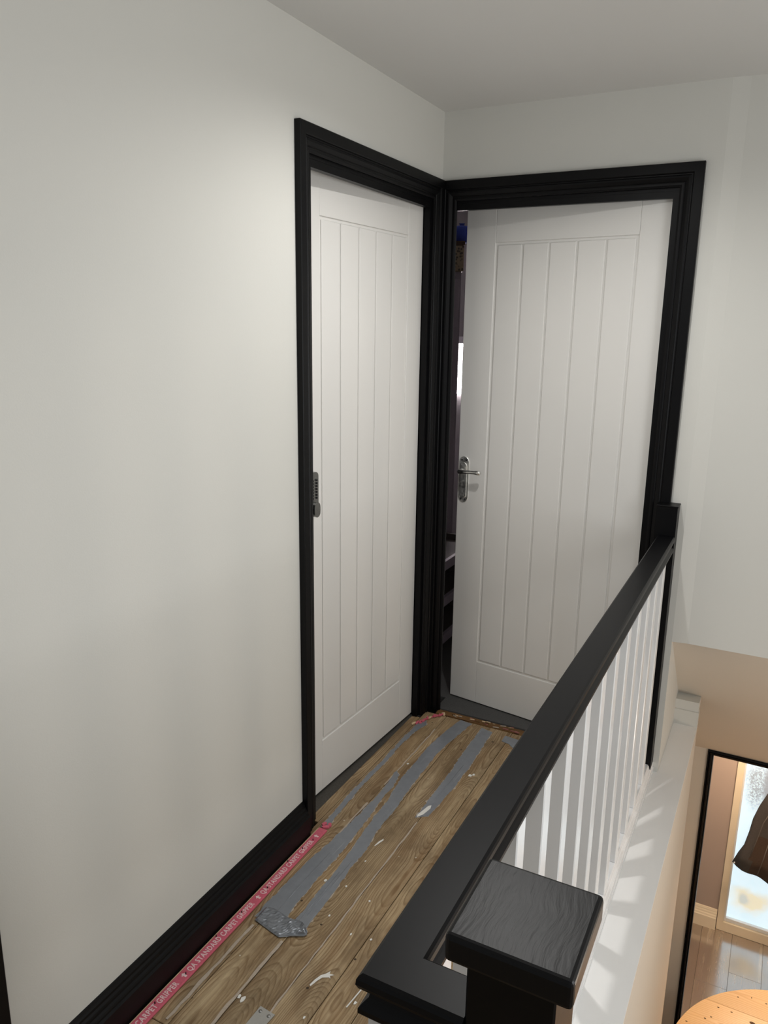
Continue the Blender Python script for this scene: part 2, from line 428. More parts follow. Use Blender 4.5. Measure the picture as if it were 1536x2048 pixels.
# ---------------------------------------------------------------- door frames
AP = [(0, 0), (0, 0.018), (0.002, 0.0195), (0.029, 0.0195), (0.031, 0.018), (0.0325, 0.0145), (0.036, 0.0145), (0.039, 0.0165), (0.044, 0.0155),
      (0.050, 0.0125), (0.054, 0.0105), (0.0555, 0.0085), (0.059, 0.0095), (0.064, 0.0095), (0.070, 0.007), (0.070, 0)]
H = 2.08
def frame(name, axis, o0, o1, lin0, lin1, linmat, depth, zlin, stops, sw=0.012, wl=1.0, zlow=0.0, zr=0.0):
    """architraves on a wall; axis 'y': wall x=0 running along y, axis 'x': wall y=0 running along x. o0/o1 outer edges."""
    if axis == 'y':
        P = lambda a, t, z: (t, a, z)
    else:
        P = lambda a, t, z: (a, -t, z)
    # lining
    L = []
    d0 = -0.0
    def seg(a0, a1, z0, z1, t0, t1):
        p = P(a0, t0, z0); q = P(a1, t1, z1)
        return (tuple(min(p[i], q[i]) for i in range(3)), tuple(max(p[i], q[i]) for i in range(3)))
    L.append(seg(lin0-0.025, lin0, zlow, zlin+0.025, -depth, 0)); L.append(seg(lin1, lin1+0.025, zr, zlin+0.025, -depth, 0))
    L.append(seg(lin0, lin1, zlin, zlin+0.025, -depth, 0))
    root = struct(boxes(name, L, linmat))
    st = []
    st.append(seg(lin0, lin0+sw, zlow, zlin-0.021, -stops, -0.001)); st.append(seg(lin1-0.012, lin1, zr, zlin-0.021, -stops, -0.001))
    st.append(seg(lin0, lin1, zlin-0.021, zlin, -stops, -0.001))
    boxes('door_stop', st, linmat, root)
    sweep('architrave_leg', AP, [lambda u, t: P(o0+u*wl, t, 0.0), lambda u, t: P(o0+u*wl, t, H-u)], M_black, root)
    sweep('architrave_leg', AP, [lambda u, t: P(o1-u, t, zr), lambda u, t: P(o1-u, t, H-u)], M_black, root)
    sweep('architrave_head', AP, [lambda u, t: P(o0+u*wl, t, H-u), lambda u, t: P(o1-u, t, H-u)], M_black, root)
    return root
frame('trim_1', 'y', -0.957, -0.0196, -0.889, -0.094, M_black, 0.1, 2.0, 0.022, 0.010, 0.86)
frame('trim_2', 'x', -0.010, 0.889, 0.018, 0.812, M_black, 0.1, 2.0, 0.020, 0.006)
# black architrave of the next door, at the very left of the frame
sweep('trim_3', AP, [lambda u, t: (t, -1.995-u, 0.0), lambda u, t: (t, -1.995-u, H-u)], M_black)
struct(bpy.data.objects['trim_3'])
# ground floor doorway frame
tr4 = struct(boxes('trim_4', [((DX0+0.013, YD-0.002, ZF), (DX0+0.028, YD+0.1, DZ-0.02)), ((DX1-0.028, YD-0.002, ZF), (DX1-0.013, YD+0.1, DZ-0.02)),
                              ((DX0+0.013, YD-0.002, DZ-0.028), (DX1-0.013, YD+0.1, DZ-0.019))], M_black))
AQ = [(0, 0), (0, 0.012), (0.006, 0.014), (0.009, 0.010), (0.012, 0.014), (0.019, 0.012), (0.021, 0.006), (0.021, 0)]
Q = lambda a, t, z: (a, YD-0.001-t, z)
sweep('architrave_leg', AQ, [lambda u, t: Q(DX0+u, t, ZF), lambda u, t: Q(DX0+u, t, DZ-u)], M_black, tr4)
sweep('architrave_leg', AQ, [lambda u, t: Q(DX1-u, t, ZF), lambda u, t: Q(DX1-u, t, DZ-u)], M_black, tr4)
sweep('architrave_head', AQ, [lambda u, t: Q(DX0+u, t, DZ-u), lambda u, t: Q(DX1-u, t, DZ-u)], M_black, tr4)

# ---------------------------------------------------------------- doors (local: s from hinge along -x, front face y=0, front is -y)
def door(name, w, h, zb):
    """leaf in local axes: x from 0 (hinge) to -w, front at y=0, thickness to +y"""
    root = None
    bm = bmesh.new(); bm_box(bm, (-w+0.0015, 0.0045, 0.001), (-0.0015, 0.040, h-0.001), 0.001)
    root = struct(from_bm(name, bm, M_door))
    m0, m1 = 0.106, w-0.123 if False else 0.642
    pb, pt = 0.186, 1.867
    def part(n, x0, x1, z0, z1, bev=0.0012, y0=0.0, seg=1):
        return box(n, (-x1, y0, z0), (-x0, 0.0060, z1), M_door, root, bev, seg, True)
    part('stile', 0, m0-0.0003, 0, h, 0.0012); part('stile', m1+0.0003, w, 0, h, 0.0012)
    part('top_rail', m0+0.0003, m1-0.0003, pt, h, 0.0012); part('bottom_rail', m0+0.0003, m1-0.0003, 0, pb, 0.0012)
    n = 5; g = 0.0056; W_ = (m1-m0-2*0.009-(n-1)*g)/n
    for i in range(n):
        a = m0+0.009+i*(W_+g)
        part('plank', a, a+W_, pb+0.009, pt-0.009, 0.0034, 0.0006, 2)
    return root
d1 = door('door_1', 0.764, 1.986, 0.0)
d1.location = (-0.0282, -0.1000, 0.0105)
th1 = 0.0502
# local -x must point to world -y (and slightly -x); local -y (front) to world +x
d1.rotation_euler = (0, 0, math.pi/2-th1)
d2 = door('door_2', 0.7662, 1.987, 0.0)
d2.location = (0.8045, 0.0215, 0.0095)
d2.rotation_euler = (0, 0, -0.149)

# keypad lock on door 1
def stadium(cx, cz, w, h, r, n=7):
    pts = []
    for qx, qz, a0 in ((1, 1, 0), (-1, 1, 90), (-1, -1, 180), (1, -1, 270)):
        for i in range(n+1):
            a = math.radians(a0+90*i/n)
            pts.append((cx+qx*(w/2-r)+r*math.cos(a), cz+qz*(h/2-r)+r*math.sin(a)))
    return pts
lx = -0.706
lk = prism('keypad_lock', stadium(lx, 1.056, 0.044, 0.138, 0.014), -0.020, 0.0015, M_lock, d1, 'y', 0.0, True)
for r_ in range(7):
    for c_ in (-1, 1):
        b_ = lathe('key_button', [(0.0032, 0.0), (0.0032, -0.0030), (0.0022, -0.0038)], M_hole, None, (0, 0, 0), 'y', 8)
        b_.parent = lk; b_.location = Vector((lx+c_*0.010, -0.020, 1.100-r_*0.0092))-lk.location
kn = prism('turn_knob', stadium(0, 0, 0.030, 0.046, 0.0149), -0.018, 0.0112, M_lock, None, 'y', 0.0)
kn.parent = lk; kn.location = Vector((-0.727, -0.032, 1.016))-lk.location; kn.rotation_euler = (0, 0, 0)
# lever handle on door 2
hx, hz = -0.737, 0.960
pl = prism('handle_plate', stadium(hx, hz, 0.042, 0.188, 0.0205), -0.004, 0.001, M_nickel, d2, 'y', 0.0012, True)
p2 = prism('plate_rib', stadium(hx, hz-0.004, 0.026, 0.148, 0.0125), -0.0075, -0.003, M_nickel, None, 'y', 0.0018)
p2.parent = pl; p2.location = p2.location-pl.location
for sx, sz in ((-0.010, 0.080), (0.010, 0.080), (-0.010, -0.081), (0.010, -0.081)):
    s_ = lathe('screw', [(0.0032, -0.001), (0.0032, -0.0052), (0.002, -0.006)], M_hole, None, (0, 0, 0), 'y', 10)
    s_.parent = pl; s_.location = Vector((hx+sx, 0, hz+sz))-pl.location
def tube(name, pts, rad, mat, parent, local=True, seg=12):
    bm = bmesh.new(); rings = []
    for i, p in enumerate(pts):
        p = Vector(p); a = Vector(pts[max(i-1, 0)]); b = Vector(pts[min(i+1, len(pts)-1)])
        d = (b-a).normalized(); s = d.cross(Vector((0, 0, 1)));
        if s.length < 0.1: s = Vector((1, 0, 0))
        s.normalize(); t = s.cross(d)
        r = rad[i] if isinstance(rad, (list, tuple)) else rad
        rings.append([bm.verts.new(p+s*r*math.cos(q)+t*r*math.sin(q)) for q in [2*math.pi*j/seg for j in range(seg)]])
    for a, b in zip(rings, rings[1:]):
        for i in range(seg): bm.faces.new((a[i], a[(i+1) % seg], b[(i+1) % seg], b[i]))
    bm.faces.new(rings[0][::-1]); bm.faces.new(rings[-1])
    c = sum((v.co for v in bm.verts), Vector())/len(bm.verts)
    for v in bm.verts: v.co -= c
    return from_bm(name, bm, mat, parent, c, local, True)
LZ = hz+0.040
lv_pts = [(hx, -0.004, LZ), (hx, -0.030, LZ), (hx-0.001, -0.044, LZ), (hx+0.006, -0.050, LZ), (hx+0.02, -0.051, LZ),
          (hx+0.045, -0.050, LZ+0.002), (hx+0.072, -0.048, LZ+0.003), (hx+0.086, -0.047, LZ+0.003), (hx+0.095, -0.047, LZ+0.003), (hx+0.099, -0.047, LZ+0.003)]
lv = tube('lever', lv_pts, [0.0115, 0.0085, 0.009, 0.0105, 0.0085, 0.0075, 0.0078, 0.0098, 0.0098, 0.005], M_chrome, None)
lv.parent = pl; lv.location = lv.location-pl.location

# ---------------------------------------------------------------- thresholds and carpets
cp = prism('carpet', [(-0.09, 0.010), (0.040, 0.004), (0.41, 0.006), (0.812, 0.004), (0.812, 2.15), (-1.5, 2.15), (-1.5, 0.105), (0.04, 0.105), (0.04, 0.012)][1:], -0.021, 0.004, M_carpet)
tag(cp, 'grey short pile carpet inside the room of the ajar right door', 'carpet')
cp1 = boxes('carpet', [((-0.105, -0.885, -0.021), (-0.022, -0.104, -0.001))], M_carpetdk)
tag(cp1, 'charcoal carpet edge under the white keypad door', 'carpet')
thr = prism('threshold_strip', [(0.055, -0.002), (0.055, -0.036), (0.862, -0.036), (0.862, -0.001)], -0.020, 0.001, M_thr)
tag(thr, 'rough rotten timber strip across the right doorway threshold', 'threshold')
rg = []
def splinter(n, x, y, l, w, a, mat, parent, z=0.0015, h=0.004):
    o = prism(n, [(-l/2, -w*0.2), (-l*0.3, -w/2), (l*0.35, -w*0.4), (l/2, w*0.1), (l*0.2, w/2), (-l*0.4, w*0.35)], 0, h, mat, None, origin=(0, 0, 0))
    o.location = (x, y, z); o.rotation_euler = (random.uniform(-.12, .12), random.uniform(-.12, .12), a)
    if parent: o.parent = parent; o.location = Vector(o.location)-wpos(parent)
    return o
for i in range(26):
    splinter('debris', random.uniform(0.08, 0.47), random.uniform(-0.034, -0.004), random.uniform(.010, .026), random.uniform(.003, .008), random.uniform(-0.5, 0.5),
             random.choice([M_rough, M_thr, M_rawwood, M_floorw, M_rough, M_fill]), thr, 0.0022, 0.003)
# broken bits of gripper along the foot of the corner architraves
bits = [(0.008, -0.158), (0.018, -0.146), (0.026, -0.132), (0.033, -0.118), (0.036, -0.104), (0.040, -0.092), (0.046, -0.082), (0.052, -0.074),
        (0.060, -0.066), (0.066, -0.056), (0.074, -0.048), (0.080, -0.040), (0.086, -0.030), (0.030, -0.142), (0.056, -0.060)]
for i, (x, y) in enumerate(bits):
    o = splinter('gripper_fragment', x+0.006, y-0.006, random.uniform(0.014, 0.026), random.uniform(0.006, 0.012), random.uniform(0.1, 2.2),
                 M_gold if i % 6 else M_rawwood, None, 0.0014+0.0008*(i % 3), random.uniform(0.003, 0.006))
    tag(o, 'splintered pink gripper fragment at the foot of the corner architraves', 'gripper', 'pink gripper fragments in the door corner')

# ---------------------------------------------------------------- carpet gripper with its print
gr = empty('carpet_gripper', (0.049, -1.9, 0.0))
box('strip', (0.0365, -3.2, 0.0005), (0.0655, -0.916, 0.0062), M_gold, gr, 0.0008)
box('bare_edge', (0.0340, -3.2, 0.0005), (0.0362, -0.920, 0.0060), M_rawwood, gr, 0.0004)
def text_mesh(body, size):
    c = bpy.data.curves.new('t', 'FONT'); c.body = body; c.size = size; c.resolution_u = 4; c.extrude = 0.00025; c.offset = 0.00035; c.space_character = 1.12
    o = bpy.data.objects.new('t', c); COL.objects.link(o)
    bpy.context.view_layer.update()
    me = bpy.data.meshes.new_from_object(o.evaluated_get(bpy.context.evaluated_depsgraph_get()))
    bpy.data.objects.remove(o); bpy.data.curves.remove(c)
    return me
me = text_mesh('QA STANDARD CARPET GRIPPER', 0.0175)
w_ = max(v.co.x for v in me.vertices)
for v in me.vertices: v.co.x *= 0.262/w_; v.co.y = (v.co.y-0.0062)*1.25
me.name = 'lettering'
first = True
PER = 0.303
for k in range(-1, 4):  # one cycle of the print
    y0 = -1.565+PER*(k-1)
    if k < 3: o = link('lettering', me if first else me, None, gr, (0.051, y0+0.016, 0.0065))
    if first: me.materials.append(M_letter); first = False
    if k < 3: o.rotation_euler = (0, 0, math.pi/2)
    ar = prism('arrow_mark', [(-0.0075, 0.0), (0.0, 0.0075), (0.0, 0.003), (0.0085, 0.003), (0.0085, -0.003), (0.0, -0.003), (0.0, -0.0075)], 0, 0.0005, M_letter, gr,
               origin=(0, 0, 0))
    ar.location = Vector((0.051, y0, 0.0063))-gr.location
for i, y in enumerate([-1.78, -1.66, -1.56, -1.43, -1.33, -1.22, -1.10, -1.03, -0.98]):
    n_ = lathe('gripper_pin', [(0.0016, 0), (0.0016, 0.004), (0.0006, 0.0065)], M_hole, gr, (0.047+0.006*((i % 3)-1), y, 0.0058), 'z', 6)
for (ax_, ay_, ll, aa) in ((0.052, -0.903, 0.026, 0.5), (0.040, -0.892, 0.020, 1.3), (0.058, -0.888, 0.018, 2.0)):
    o = splinter('broken_end', ax_, ay_, ll, 0.012, aa, M_gold, gr, 0.0010, 0.0055)
tag(gr, 'pink printed carpet gripper rod along the black skirting board', 'gripper')

# ---------------------------------------------------------------- duct tape
def tape(pts, label, jag=0.002, z=0.0004, th=0.0009, ridges=()):
    """outline with a torn edge"""
    out = []
    n = len(pts)
    for i in range(n):
        a = Vector(pts[i]); b = Vector(pts[(i+1) % n]); d = (b-a); L = d.length; m = max(1, int(L/0.008)); jj = 0.0
        nn = Vector((-d.y, d.x))/max(L, 1e-6)
        for j in range(m):
            p = a+d*j/m
            jj = 0.72*jj+random.gauss(0, jag*0.36)
            if j: p += nn*jj*min(1, (m-j)/4)
            out.append((p.x, p.y))
    o = prism('duct_tape', out, z, z+th, M_tape)
    cx_ = sum(p[0] for p in out)/len(out); res = []
    for i_, (px_, py_) in enumerate(out):
        a_ = Vector(out[i_-1]); b_ = Vector(out[(i_+1) % len(out)]); d_ = (b_-a_); nn_ = Vector((d_.y, -d_.x)).normalized()
        w2 = max(0.0, random.gauss(0.0006, 0.0020)); res.append((px_+nn_.x*w2, py_+nn_.y*w2))
    prism('torn_residue', res, z-0.0008, z-0.00005, M_fill, o)
    for (x0, y0, x1, y1) in ridges:
        rb = tube('wrinkle', [(x0, y0, z+th), ((x0+x1)/2, (y0+y1)/2, z+th+0.0003), (x1, y1, z+th)], [0.0006, 0.0014, 0.0006], M_tape, o, False, 6)
    tag(o, label, 'tape', 'strips of grey duct tape on the bare boards')
    return o
tape([(0.083, -1.318), (0.160, -1.312), (0.154, -1.12), (0.156, -1.0), (0.153, -0.90), (0.148, -0.80), (0.139, -0.70), (0.139, -0.60), (0.125, -0.52), (0.104, -0.50),
      (0.113, -0.62), (0.112, -0.75), (0.106, -0.9), (0.090, -1.05), (0.084, -1.16)],
     'grey duct tape strip nearest the gripper, ending ragged halfway along the boards', 0.0035, ridges=((0.126, -1.28, 0.126, -1.0),))
tape([(0.187, -1.300), (0.232, -1.300), (0.224, -1.15), (0.216, -1.0), (0.218, -0.93), (0.205, -0.85), (0.203, -0.70), (0.196, -0.6), (0.192, -0.45), (0.190, -0.30), (0.205, -0.16), (0.222, -0.05),
      (0.168, -0.042), (0.150, -0.16), (0.139, -0.28), (0.142, -0.42), (0.143, -0.56), (0.160, -0.68), (0.165, -0.85), (0.178, -0.96), (0.185, -1.1)],
     'longest grey duct tape strip running down the middle to the right door', 0.0032, ridges=((0.198, -1.28, 0.196, -1.06), (0.207, -1.25, 0.204, -1.0)))
tape([(0.281, -0.716), (0.316, -0.690), (0.324, -0.55), (0.330, -0.37), (0.322, -0.2), (0.318, -0.073), (0.268, -0.060), (0.272, -0.25), (0.281, -0.42), (0.280, -0.56)],
     'grey duct tape strip furthest right, with a white scuff at its near end', 0.003, ridges=((0.30, -0.66, 0.305, -0.35),))
tape([(0.034, -0.905), (0.055, -0.905), (0.048, -0.78), (0.042, -0.66), (0.043, -0.50), (0.040, -0.34), (0.045, -0.22), (0.062, -0.15), (0.050, -0.115), (0.025, -0.16), (0.024, -0.34), (0.028, -0.5), (0.026, -0.66), (0.030, -0.78)],
     'thin worn line of grey duct tape in front of the keypad door', 0.003)
tape([(0.372, -0.075), (0.430, -0.080), (0.432, -0.150), (0.405, -0.128), (0.372, -0.120)], 'short torn scrap of grey duct tape beside the handrail at the far doorway', 0.003)
# crumpled cross piece
bm = bmesh.new(); NX, NY = 26, 12
P0 = [(0.090, -1.331), (0.186, -1.348), (0.242, -1.312), (0.180, -1.272), (0.095, -1.277)]
g = []
for i in range(NX+1):
    row = []
    u = i/NX
    for j in range(NY+1):
        v = j/NY
        xl = 0.091+0.150*u
        ylo = -1.331-0.020*min(1, u/0.62)+max(0, u-0.62)*0.105
        yhi = -1.277+0.004*math.sin(u*9)-max(0, u-0.75)*0.10
        z = 0.0022+0.0030*abs(math.sin(u*11+v*2.3))+0.0032*max(0, math.sin(u*25+v*6.0))*(0.35+u)+0.016*max(0, u-0.50)*max(0, math.sin(v*8+u*14))+random.uniform(0, 0.0015)
        if i in (0, NX) or j in (0, NY): z = 0.0016+random.uniform(0, 0.001)
        row.append(bm.verts.new((xl+random.uniform(-.001, .001), ylo+(yhi-ylo)*v, z)))
    g.append(row)
for i in range(NX):
    for j in range(NY): bm.faces.new((g[i][j], g[i+1][j], g[i+1][j+1], g[i][j+1]))
M_tape2 = M_tape.copy(); M_tape2.name = 'shiny_duct_tape'
M_tape2.node_tree.nodes['Principled BSDF'].inputs['Metallic'].default_value = 0.45
M_tape2.node_tree.nodes['Principled BSDF'].inputs['Roughness'].default_value = 0.36
cr = from_bm('duct_tape', bm, M_tape2)
md = cr.modifiers.new('s', 'SOLIDIFY'); md.thickness = 0.0006; md.offset = 1
tag(cr, 'crumpled grey duct tape patch across the near ends of two strips', 'tape')
tail = prism('loose_tail', [(0.178, -1.350), (0.240, -1.318), (0.246, -1.309), (0.236, -1.304), (0.196, -1.336)], 0.003, 0.0052, M_tape, cr)

# paint marks on the boards
def splash(pts, z=0.0004):
    return prism('paint_mark', pts, z-0.0006, z+0.0004, M_splash, floor)
splash([(0.336, -1.437), (0.340, -1.440), (0.346, -1.418), (0.352, -1.404), (0.366, -1.396), (0.372, -1.398), (0.366, -1.391), (0.374, -1.384), (0.362, -1.386), (0.360, -1.378), (0.354, -1.390), (0.345, -1.400), (0.339, -1.418)])
splash([(0.282, -0.700), (0.286, -0.712), (0.298, -0.690), (0.306, -0.650), (0.302, -0.632), (0.294, -0.640), (0.288, -0.670)], 0.0016)
def blob(x, y, r):
    splash([(x+r*random.uniform(.6, 1.2)*math.cos(a), y+r*1.5*random.uniform(.6, 1.2)*math.sin(a)) for a in [2*math.pi*i/9 for i in range(9)]])
for x, y, r in ((0.206, -1.545, .0045), (0.218, -1.548, .006), (0.178, -1.108, .004), (0.243, -1.10, .003), (0.35, -0.40, .007), (0.36, -0.39, .005), (0.26, -1.22, .003),
                (0.345, -1.25, .003), (0.40, -1.24, .003), (0.375, -1.52, .003), (0.46, -1.43, .004), (0.33, -1.12, .003), (0.24, -0.98, .003), (0.12, -0.44, .004), (0.29, -0.12, .003)):
    blob(x, y, r)
splash([(0.230, -0.905), (0.2325, -0.905), (0.243, -0.868), (0.240, -0.862), (0.233, -0.880)])
splash([(0.446, -1.45), (0.449, -1.45), (0.458, -1.37), (0.456, -1.36)])
# steel mending plate with screws
mp = prism('mending_plate', [(0.266, -1.640), (0.303, -1.640), (0.312, -1.548), (0.268, -1.544)], 0.0003, 0.0022, M_steel)
for x, y in ((0.276, -1.556), (0.301, -1.558), (0.276, -1.628), (0.296, -1.628)):
    lathe('screw', [(0.0042, 0.0), (0.0042, 0.001), (0.0028, 0.002)], M_lock, mp, (x, y, 0.0022), 'z', 10)
tag(mp, 'small silver mending plate screwed to the floorboards in the foreground', 'metal plate')

# ---------------------------------------------------------------- balustrade
bal = empty('balustrade', (0.892, -1.08, -0.03))
tag(bal, 'white balusters on a white base rail under a black moulded handrail', 'balustrade')
CX, CY = 0.892, -2.114
RP = [(-0.017, 0.832), (-0.024, 0.834), (-0.0285, 0.840), (-0.0285, 0.846), (-0.024, 0.852), (-0.0195, 0.857), (-0.0185, 0.862), (-0.0215, 0.867), (-0.028, 0.872), (-0.0305, 0.878),
      (-0.0298, 0.8845), (-0.0280, 0.8880), (-0.0245, 0.8905)]
RP = RP + [(-u, v) for u, v in RP[::-1]]
NX_ = 0.985
sweep('handrail', RP, [lambda u, v: (CX+u, -0.0635, v), lambda u, v: (CX+u, CY+u, v), lambda u, v: (NX_-0.0005, CY+u, v)], M_rail, bal)
BR = [(-0.032, -0.03), (0.0325, -0.03), (0.0325, -0.014), (0.029, -0.010), (0.029, 0.006), (0.0245, 0.011), (0.0225, 0.020), (0.0185, 0.026), (-0.0185, 0.026), (-0.030, 0.018), (-0.032, 0.010)]
sweep('base_rail', BR, [lambda u, v: (CX+u, -0.0005, v), lambda u, v: (CX+u, CY+u, v), lambda u, v: (NX_-0.0005, CY+u, v)], M_white, bal)
y = -0.034-0.0; k = 0
bw = 0.0205
ys_ = [-0.946+0.152*i for i in range(5, -8, -1)]
for yy in ys_:
    if yy > -0.10 or yy < -2.06: continue
    box('baluster', (CX-bw, yy-bw, 0.0258), (CX+bw, yy+bw, 0.8325), M_white, bal, 0.002)
box('baluster', (CX-bw, CY-bw, 0.0258), (CX+bw, CY+bw, 0.8325), M_white, bal, 0.002)
# black post against the back wall, cut around the base rail
wp = prism('wall_post', [(0.853, -0.0625), (0.9195, -0.0625), (0.9195, -0.0005), (0.8895, -0.0005), (0.8895, -0.0205), (0.853, -0.0205)], 0.028, 0.990, M_black)
prism('foot_notch', [(0.9175, -0.031+0.0), (0.9195, -0.031), (0.9195, 0.032), (0.9105, 0.032)], -0.0620, -0.0005, M_black, wp, 'y')
box('top_bead', (0.851, -0.0645, 0.990), (0.9215, -0.0005, 0.995), M_black, wp, 0.001)
tag(wp, 'flat black half post against the back wall where the handrail ends', 'post')
# newel with square cap
nw = empty('newel_post', (1.030, -2.094, -0.6))
box('shaft', (0.985, -2.139, -0.6), (1.075, -2.049, 0.968), M_black, nw, 0.002)
box('cap', (0.967, -2.158, 0.968), (1.0935, -2.030, 1.000), M_cap, nw, 0.0055, 3)
tag(nw, 'black square newel post with a brush-marked cap in the foreground', 'newel post')

# ---------------------------------------------------------------- behind the ajar door
un = empty('cabinet', (-0.3205, 1.0, 0.004)); un.rotation_euler = (0, 0, math.radians(25))
box('body', (-0.52, 0.018, 0.0), (0.0, 0.36, 1.836), M_lilac, un, 0.001, 1, True)
box('cabinet_door', (-0.515, 0.0, 0.05), (-0.262, 0.0175, 1.80), M_lilac, un, 0.002, 1, True)
box('cabinet_door', (-0.258, 0.0, 0.05), (-0.005, 0.0175, 1.80), M_lilac, un, 0.002, 1, True)
tag(un, 'tall lilac grey cabinet glimpsed through the right door gap', 'cabinet')
sb = empty('storage_box', (-0.306, 1.000, 1.8405)); sb.rotation_euler = (0, 0, math.radians(25))
box('carton', (-0.40, 0.004, 0.0), (-0.004, 0.30, 0.125), M_cork, sb, 0.004, 1, True); box('lid_rim', (-0.404, 0.0, 0.1252), (0.0, 0.304, 0.1445), M_coatbr, sb, 0.003, 1, True)
tag(sb, 'brown speckled storage box on top of the lilac cabinet', 'box')
bt = lathe('blue_bag', [(0.044, 0.0), (0.050, 0.01), (0.052, 0.05), (0.048, 0.070), (0.030, 0.080)], M_blue, None, (-0.362, 1.085, 1.9855), 'z', 20)
lathe('bag_tie', [(0.016, 0.0805), (0.010, 0.086), (0.016, 0.092)], M_blue, bt, (-0.362, 1.085, 1.9855), 'z', 16)
wc = box('white_card', (-0.60, 1.135, 1.9855), (-0.448, 1.157, 2.11), M_papwh, None, 0.001); tag(wc, 'white card box standing left of the blue bag in the door gap', 'box')
tag(bt, 'blue bag on the speckled box at the top of the door gap', 'bag')
rk = empty('low_rack', (-0.25, 0.6, 0.004))
for z in (0.455, 0.275, 0.085): box('rail_board', (-0.145, 0.3702, z), (-0.127, 0.9298, z+0.045), M_lilac, rk, 0.001); 
for z in (0.455, 0.275, 0.085): box('shelf', (-0.40, 0.3702, z), (-0.1452, 0.9298, z+0.016), M_coat, rk, 0.001)
box('end_panel', (-0.40, 0.352, 0.004), (-0.150, 0.37, 0.50), M_coat, rk, 0.001); box('end_panel', (-0.40, 0.93, 0.004), (-0.127, 0.948, 0.50), M_coat, rk, 0.001)
tag(rk, 'low dark rack with lilac edged shelves behind the right door', 'rack')
bd = empty('window_blind', (-0.72, 2.17, 1.5))
for i in range(12):
    s_ = box('slat', (-1.45, 2.168, 1.13+i*0.028), (-0.45, 2.186, 1.13+i*0.028+0.022), M_blind, bd)
box('head_box', (-1.46, 2.160, 1.466), (-0.44, 2.198, 1.51), M_papwh, bd)
tag(bd, 'bright daylit slatted blind seen in the right door gap', 'blind')

# ---------------------------------------------------------------- room beyond the lower doorway
pw = 0.1945; x = 0.73
row = 0
while x < XR-0.02:
    ycuts = [YB, -2.6+0.37*(row % 3), -1.2+0.4*((row*2) % 3), 0.2+0.3*((row*2+1) % 3), (1.85 if row % 2 == 0 else 2.06)-0.18*(row % 2 == 0)*0, YW-0.002]
    if row % 3 == 0: ycuts[4] = 2.06
    elif row % 3 == 1: ycuts[4] = 1.42
    else: ycuts[4] = 1.90
    for a, b in zip(ycuts, ycuts[1:]):
        if b < 0.2: continue
        box('laminate_plank', (max(x, XE+0.0005) + 0.0006, a+0.0006, ZF-0.012), (min(x+pw, XR)-0.0006, b-0.0006, ZF), M_lam, floor2, 0.0008) if x+pw > XE+0.01 else None
    x += pw; row += 1
win = struct(boxes('window_1', [((1.205, YW-0.012, ZF+0.002), (1.246, YW+0.06, -0.60)), ((2.26, YW-0.012, ZF+0.002), (2.30, YW+0.06, -0.60)),
                                ((1.246, YW-0.012, ZF+0.002), (2.26, YW+0.06, ZF+0.072)), ((1.246, YW-0.012, -0.64), (2.26, YW+0.06, -0.60))], M_cream))
boxes('glazing_bead', [((1.246, YW+0.004, ZF+0.072), (1.258, YW+0.03, -0.64)), ((1.258, YW+0.004, ZF+0.072), (2.26, YW+0.03, ZF+0.100))], M_white, win, 0.002)
box('pane', (1.2462, YW+0.031, ZF+0.0722), (2.2598, YW+0.040, -0.6402), M_frost, win)
pane = bpy.data.objects['pane']
# shift the pane's texture origin to where its pattern is described (x=1.25, z=-1.5)
for v in pane.data.vertices: v.co += pane.location-Vector((1.25, YW+0.0355, -1.5))
pane.location = (1.25, YW+0.0355, -1.5)

# dark coat hanging in front of the pane
YC = 2.33
Le = [(1.255, -1.894), (1.282, -1.80), (1.309, -1.729), (1.326, -1.63), (1.338, -1.531), (1.364, -1.43), (1.399, -1.327), (1.44, -1.20), (1.475, -1.08), (1.51, -0.99), (1.57, -0.94)]
Re = [(1.90, -1.90), (1.885, -1.80), (1.87, -1.72), (1.86, -1.62), (1.85, -1.52), (1.83, -1.42), (1.80, -1.32), (1.77, -1.20), (1.74, -1.08), (1.70, -0.99), (1.65, -0.94)]
bm = bmesh.new(); rows = []
N = 22
for i, (l, r) in enumerate(zip(Le, Re)):
    row = []; f = 1-i/(len(Le)-1)
    for j in range(N+1):
        u = j/N
        xx = l[0]+(r[0]-l[0])*u
        zz = l[1]+(r[1]-l[1])*u - (0.050*math.sin(math.pi*u) if i == 0 else 0.050*math.sin(math.pi*u)*f)
        bul = 0.05*math.sin(math.pi*u)
        yy = YC-bul-0.022*f*math.sin(u*19+i*0.25)-0.010*math.sin(i*1.1+u*7)
        row.append(bm.verts.new((xx, yy, zz)))
    rows.append(row)
for a, b in zip(rows, rows[1:]):
    for j in range(N): bm.faces.new((a[j], a[j+1], b[j+1], b[j]))
coat = from_bm('coat', bm, M_coat, smooth=True)
sd = coat.modifiers.new('sol', 'SOLIDIFY'); sd.thickness = 0.012
coat.data.materials.append(M_coatbr)
for p in coat.data.polygons:
    if p.center.z < -1.62 and p.center.x > 1.36: p.material_index = 1
def coat_line(n, pts, r, m): return tube(n, pts, r, m, coat, False, 6)
coat_line('seam', [(1.345, YC-0.05, -1.80), (1.372, YC-0.055, -1.66), (1.395, YC-0.06, -1.52), (1.44, YC-0.07, -1.38)], 0.003, M_seam)
coat_line('seam', [(1.405, YC-0.055, -1.90), (1.425, YC-0.06, -1.78), (1.44, YC-0.065, -1.66)], 0.003, M_seam)
for (cx_, cz_) in ((1.266, -1.888), (1.336, -1.735)):
    lathe('button', [(0.009, 0.0), (0.009, -0.004), (0.006, -0.006)], M_papwh, coat, (cx_, YC-0.018, cz_), 'y', 12)
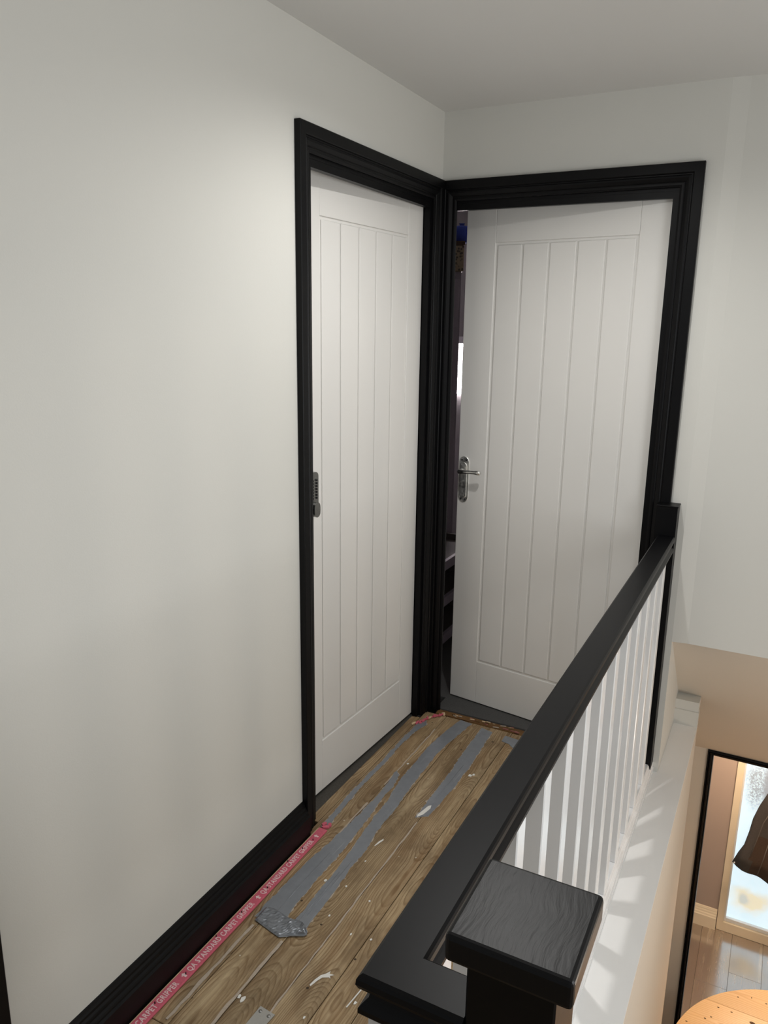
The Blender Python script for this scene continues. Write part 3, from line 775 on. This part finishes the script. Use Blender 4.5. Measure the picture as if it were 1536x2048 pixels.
tube('sleeve', [(1.72, YC-0.05, -1.00), (1.80, YC-0.07, -1.18), (1.85, YC-0.08, -1.42), (1.87, YC-0.08, -1.62)], [0.06, 0.07, 0.06, 0.05], M_coat, coat, False, 14)
tube('collar', [(1.555, YC+0.005, -0.93), (1.58, YC-0.05, -0.915), (1.64, YC-0.05, -0.915), (1.665, YC+0.005, -0.93)], 0.025, M_coat, coat, False, 10)
tube('hanging_loop', [(1.61, YC+0.0, -0.92), (1.61, YC+0.06, -0.80), (1.61, YW-0.014, -0.615)], 0.004, M_coat, coat, False, 6)
tag(coat, 'dark brown coat hanging in front of the frosted pane downstairs', 'coat')

# round pine table in the hall below
TC = (1.713, 0.518); TR = 0.648; TZ = -1.755
tb = empty('round_table', (TC[0], TC[1], ZF))
sy = [0.912+0.0]
edges_y = [TC[1]-TR-0.01]
yy = 0.915
cuts = [yy-0.23*i for i in range(0, 6)]
cuts = [TC[1]+TR+0.01]+cuts
for a, b in zip(cuts, cuts[1:]):
    hi = min(a, TC[1]+TR)-0.0012; lo = max(b, TC[1]-TR)+0.0012
    if hi <= lo: continue
    pts = []
    n = 18
    for i in range(n+1):
        y_ = lo+(hi-lo)*i/n; dx = math.sqrt(max(TR*TR-(y_-TC[1])**2, 0.0)); pts.append((TC[0]+dx, y_))
    for i in range(n, -1, -1):
        y_ = lo+(hi-lo)*i/n; dx = math.sqrt(max(TR*TR-(y_-TC[1])**2, 0.0)); pts.append((TC[0]-dx, y_))
    # drop coincident tips
    q = []
    for p in pts:
        if not q or (abs(p[0]-q[-1][0])+abs(p[1]-q[-1][1])) > 1e-4: q.append(p)
    prism('top_plank', q, TZ-0.03, TZ, M_pine, tb)
for i in range(34):
    a = math.radians(60+i*6.2+random.uniform(-2, 2)); r_ = TR-random.uniform(0.02, 0.11)
    x_, y_ = TC[0]+r_*math.cos(a), TC[1]+r_*math.sin(a)
    lathe('nail_mark', [(0.0036, 0.0), (0.0036, 0.0006), (0.0015, 0.0009)], M_thr, tb, (x_, y_, TZ), 'z', 6, sx=random.uniform(0.8, 1.8))
for x_, y_ in ((1.42, 0.87), (1.33, 0.80)):
    lathe('knot', [(0.009, 0.0), (0.0085, 0.0005), (0.004, 0.0008)], M_thr, tb, (x_, y_, TZ), 'z', 12, sx=1.5)
lathe('pedestal', [(0.24, 0.0), (0.24, 0.03), (0.10, 0.06), (0.055, 0.14), (0.07, 0.30), (0.05, 0.55), (0.09, 0.68), (0.20, 0.744)], M_pine, tb, (TC[0], TC[1], ZF+0.0005), 'z', 28)
tag(tb, 'round orange pine table with nail marks seen in the hall below', 'table')
